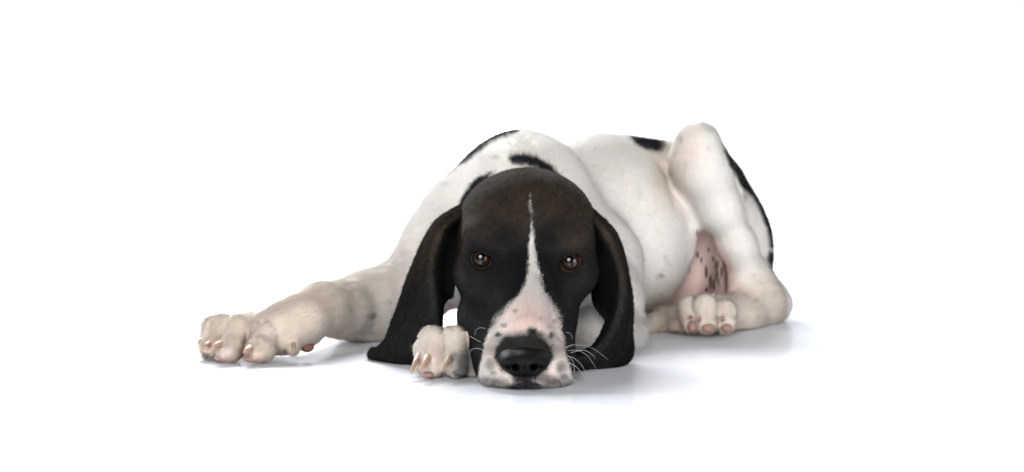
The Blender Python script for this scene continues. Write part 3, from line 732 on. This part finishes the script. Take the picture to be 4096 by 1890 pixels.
def tube(name, path, radii, parent, mat, seg=10, closed=False, caps=True):
    path = np.asarray(path, float); n = len(path)
    T = (np.roll(path, -1, 0) - np.roll(path, 1, 0)) if closed else np.gradient(path, axis=0)
    T /= np.linalg.norm(T, axis=1, keepdims=True) + 1e-12
    ref = np.array([0.13, 0.31, 0.94]); V = []
    for i in range(n):
        u = np.cross(T[i], ref); u /= np.linalg.norm(u) + 1e-9; w = np.cross(T[i], u)
        for j in range(seg):
            a = 2 * math.pi * j / seg; V.append(path[i] + (u * math.cos(a) + w * math.sin(a)) * radii[i])
    Fs = []
    for i in range(n if closed else n - 1):
        k = (i + 1) % n
        Fs += [(i * seg + j, i * seg + (j + 1) % seg, k * seg + (j + 1) % seg, k * seg + j) for j in range(seg)]
    if caps and not closed: Fs += [tuple(range(seg))[::-1], tuple((n - 1) * seg + j for j in range(seg))]
    me = bpy.data.meshes.new(name); me.from_pydata([tuple(v - BASE) for v in V], [], Fs); me.update(); me.shade_smooth()
    return link(name, me, parent, mat)

import bmesh
for c, side in EYES:
    ec = c + np.array([0, 0.0048, 0])
    bm = bmesh.new(); bmesh.ops.create_uvsphere(bm, u_segments=36, v_segments=24, radius=RE)
    me = bpy.data.meshes.new('eye'); bm.to_mesh(me); bm.free(); me.shade_smooth()
    eye = link('eye', me, root, M_SCLERA, loc=ec - BASE)
    cap(ec, LOOK, RE * 1.009, 0.68, 'iris', eye, M_IRIS)
    cap(ec, LOOK, RE * 1.014, 0.38, 'pupil', eye, M_PUPIL)
    # the black rim of the lids, an almond lying on the eyeball
    a = math.radians(24 if side < 0 else -24); r_ = 0.0138; o_ = r_ - 0.0086
    half = math.acos(o_ / r_); ring = []
    for sgn in (1, -1):
        for t in np.linspace(-half, half, 22)[:-1]:
            u = r_ * math.sin(t) * sgn; w = (r_ * math.cos(t) - o_) * sgn
            q = min(1.0, 0.0115 / math.hypot(u, w)); ring.append((u * q, w * q))
    pth = []
    for u, w in ring:
        X = u * math.cos(a) + w * math.sin(a); Zz = -u * math.sin(a) + w * math.cos(a) - 0.0008
        rr = min(math.hypot(X, Zz), 0.0124)
        pth.append(ec + np.array([X, -math.sqrt(max((RE * 1.09) ** 2 - rr * rr, 1e-8)), Zz]))
    tube('eyelid_rim', pth, [0.0010] * len(pth), root, RIM, closed=True)

# ------------------------------------------------------------------ claws and pads
def horn(name, c0, c1):
    m, nt, b = nodes_mat(name)
    tc = nt.nodes.new('ShaderNodeTexCoord'); no = nt.nodes.new('ShaderNodeTexNoise'); no.inputs['Scale'].default_value = 400
    nt.links.new(tc.outputs['Object'], no.inputs['Vector'])
    mx = nt.nodes.new('ShaderNodeMix'); mx.data_type = 'RGBA'; mx.inputs[6].default_value = (*c0, 1); mx.inputs[7].default_value = (*c1, 1)
    nt.links.new(no.outputs[0], mx.inputs[0]); nt.links.new(mx.outputs[2], b.inputs['Base Color'])
    b.inputs['Roughness'].default_value = 0.5; b.inputs['Specular IOR Level'].default_value = 0.3; b.inputs['Subsurface Weight'].default_value = 0.2; b.inputs['Subsurface Scale'].default_value = 0.002
    return m
HORN = horn('claw_horn', (0.38, 0.235, 0.18), (0.50, 0.37, 0.28)); HORN_D = horn('claw_horn_dark', (0.06, 0.055, 0.05), (0.62, 0.48, 0.36))
def claw(pts, r, mat=HORN, lab=None):
    A = catmull(np.array([P(*p) for p in pts]), 12, 0) + np.array([0, 0.0035, 0]); t = np.linspace(0, 1, 12)
    o = tube('claw', A, r * (1 - t ** 1.7 * 0.9), root, mat, seg=12)
    if lab: o['label'] = lab
claw([(818, 1358, 1.83), (803, 1362, 1.81), (789, 1374, 1.805)], 0.0022)
claw([(838, 1376, 1.80), (826, 1379, 1.778), (813, 1389, 1.771)], 0.0028)
claw([(882, 1378, 1.778), (866, 1380, 1.757), (848, 1390, 1.749)], 0.0033)
claw([(1002, 1394, 1.768), (988, 1401, 1.745), (970, 1413, 1.737)], 0.0036)
claw([(1172, 1380, 1.785), (1171, 1405, 1.772), (1165, 1433, 1.770)], 0.0024)
claw([(1675, 1425, 1.69), (1662, 1450, 1.665), (1642, 1497, 1.655)], 0.0035)
claw([(1712, 1430, 1.67), (1700, 1450, 1.650), (1682, 1487, 1.640)], 0.0038)
claw([(1806, 1432, 1.67), (1790, 1448, 1.648), (1768, 1488, 1.636)], 0.0038, HORN_D, 'claw with a dark grey streak')
claw([(2768, 1268, 1.99), (2758, 1271, 1.968), (2748, 1277, 1.960)], 0.0020)
claw([(2802, 1277, 1.975), (2788, 1277, 1.957), (2768, 1283, 1.950)], 0.0022)
claw([(2896, 1274, 1.985), (2884, 1275, 1.963), (2867, 1281, 1.955)], 0.0024)
PAD = skin_mat('pad_skin', col=(0.40, 0.25, 0.21), rough=0.6, bump=0.6, scale=1200, var=0.2)
PAD_G = skin_mat('pad_skin_grey', col=(0.13, 0.13, 0.13), rough=0.6, bump=0.6, scale=1200, var=0.2)
PAD_B = skin_mat('pad_skin_brown', col=(0.20, 0.10, 0.075), rough=0.6, bump=0.6, scale=1200, var=0.2)
def pad(px, py, d, rx, ry, rz, mat=PAD, lab=None):
    bm = bmesh.new(); bmesh.ops.create_icosphere(bm, subdivisions=3, radius=1.0)
    c = P(px, py, d) + np.array([0, 0.0015, 0])
    for v in bm.verts:
        v.co = Vector((v.co.x * R(rx, d), v.co.y * ry, v.co.z * R(rz, d)))
        v.co.z = max(v.co.z, 0.0008 - c[2])
    me = bpy.data.meshes.new('paw_pad'); bm.to_mesh(me); bm.free(); me.shade_smooth()
    o = link('paw_pad', me, root, mat, loc=c - BASE)
    if lab: o['label'] = lab
pad(832, 1416, 1.797, 24, 0.012, 20, PAD_G, 'dark grey toe pad'); pad(892, 1432, 1.780, 36, 0.012, 16); pad(1012, 1434, 1.770, 42, 0.012, 16)
pad(1228, 1390, 1.820, 28, 0.010, 20, PAD_B, 'brown wrist pad')
pad(1712, 1498, 1.667, 26, 0.010, 14); pad(1835, 1484, 1.669, 38, 0.011, 22, PAD_G, 'dark grey toe pad')
pad(2768, 1308, 1.983, 20, 0.011, 24); pad(2832, 1312, 1.976, 30, 0.011, 22); pad(2906, 1312, 1.982, 24, 0.011, 20); pad(2720, 1290, 2.018, 9, 0.010, 20)

# ------------------------------------------------------------------ whiskers
WH = horn('whisker_hair', (0.80, 0.78, 0.74), (0.88, 0.86, 0.82)); WHD = horn('whisker_hair_dark', (0.02, 0.02, 0.02), (0.05, 0.05, 0.05))
def whisker(pts, out=0.012, mat=WH, r=0.00016):
    sp = surf(*[1600 + pts[0][0] / 2.378, 1150 + pts[0][1] / 2.378])
    d0 = sp[0][1] if sp else 1.66
    d0 = min(d0, 1.69)
    A = [P(1600 + x / 2.378, 1150 + y / 2.378, d0 + 0.002 - out * k / (len(pts) - 1)) for k, (x, y) in enumerate(pts)]
    A = catmull(np.array(A), 16, 0); A[:, 2] = np.maximum(A[:, 2], 0.0006); t = np.linspace(0, 1, 16)
    tube('whisker', A, r * (1 - 0.75 * t), root, mat, seg=5)
for w in ([(1595, 605), (1690, 600), (1790, 660), (1890, 815)], [(1555, 585), (1640, 548), (1820, 575), (1980, 690)], [(1575, 655), (1650, 672), (1730, 745), (1782, 850)],
          [(1585, 718), (1660, 745), (1740, 830), (1800, 930)], [(1560, 430), (1620, 440), (1645, 500)], [(1610, 625), (1750, 600), (1840, 650), (1855, 690)],
          [(1545, 800), (1620, 840), (1662, 950)], [(1590, 860), (1650, 880), (1705, 918)], [(1590, 640), (1650, 720), (1665, 900)], [(1500, 850), (1540, 900), (1560, 955)],
          [(1570, 575), (1620, 565), (1645, 562)], [(1530, 880), (1560, 880), (1590, 905)],
          [(775, 528), (680, 475), (560, 435), (330, 470)], [(830, 400), (770, 385), (725, 405), (710, 455)], [(815, 605), (730, 580), (680, 595), (662, 630)],
          [(800, 745), (768, 790), (765, 850)], [(790, 800), (740, 850), (722, 905)]):
    whisker(w)
for w in ([(1655, 450), (1685, 500), (1692, 600)], [(760, 605), (640, 600), (540, 630), (440, 680)], [(1660, 400), (1720, 395), (1800, 415)], [(1600, 620), (1680, 640), (1700, 700)]):
    whisker(w, 0.006, WHD, 0.00012)

# ------------------------------------------------------------------ table top and backdrop
m = bpy.data.materials.new('white_gloss_floor'); m.use_nodes = True; nt = m.node_tree; nt.nodes.clear()
ou = nt.nodes.new('ShaderNodeOutputMaterial'); df = nt.nodes.new('ShaderNodeBsdfDiffuse'); gl = nt.nodes.new('ShaderNodeBsdfGlossy'); mxs = nt.nodes.new('ShaderNodeMixShader')
tc = nt.nodes.new('ShaderNodeTexCoord'); mp = nt.nodes.new('ShaderNodeMapping'); mp.inputs['Scale'].default_value = (5, 14, 1); mp.inputs['Rotation'].default_value = (0, 0, 0.35)
no = nt.nodes.new('ShaderNodeTexNoise'); no.inputs['Scale'].default_value = 4.0; no.inputs['Detail'].default_value = 7
nt.links.new(tc.outputs['Object'], mp.inputs[0]); nt.links.new(mp.outputs[0], no.inputs['Vector'])
rr = nt.nodes.new('ShaderNodeMapRange'); rr.inputs[1].default_value = 0.3; rr.inputs[2].default_value = 0.75; rr.inputs[3].default_value = 0.06; rr.inputs[4].default_value = 0.2
nt.links.new(no.outputs[0], rr.inputs[0]); nt.links.new(rr.outputs[0], gl.inputs['Roughness'])
rc = nt.nodes.new('ShaderNodeMix'); rc.data_type = 'RGBA'; rc.inputs[6].default_value = (0.71, 0.745, 0.81, 1); rc.inputs[7].default_value = (0.79, 0.815, 0.865, 1)
nt.links.new(no.outputs[0], rc.inputs[0]); nt.links.new(rc.outputs[2], df.inputs[0])
bp = nt.nodes.new('ShaderNodeBump'); bp.inputs['Strength'].default_value = 0.03; bp.inputs['Distance'].default_value = 0.002
nt.links.new(no.outputs[0], bp.inputs['Height']); nt.links.new(bp.outputs[0], gl.inputs['Normal'])
mxs.inputs[0].default_value = 0.24
nt.links.new(df.outputs[0], mxs.inputs[1]); nt.links.new(gl.outputs[0], mxs.inputs[2]); nt.links.new(mxs.outputs[0], ou.inputs[0])
fm = bpy.data.meshes.new('floor'); fm.from_pydata([(-6, -1, 0), (6, -1, 0), (6, 4.2, 0), (-6, 4.2, 0)], [], [(0, 1, 2, 3)])
link('floor', fm, None, m, kind='structure')
prof = [(4.2 + 0.6 * math.sin(a), 0.6 - 0.6 * math.cos(a)) for a in np.linspace(0, math.pi / 2, 16)] + [(4.8, 3.5)]
V = [(x, y, z) for y, z in prof for x in (-6, 6)]
fm = bpy.data.meshes.new('backdrop'); fm.from_pydata(V, [], [(2 * i, 2 * i + 1, 2 * i + 3, 2 * i + 2) for i in range(len(prof) - 1)]); fm.shade_smooth()
link('backdrop', fm, None, m, kind='structure')
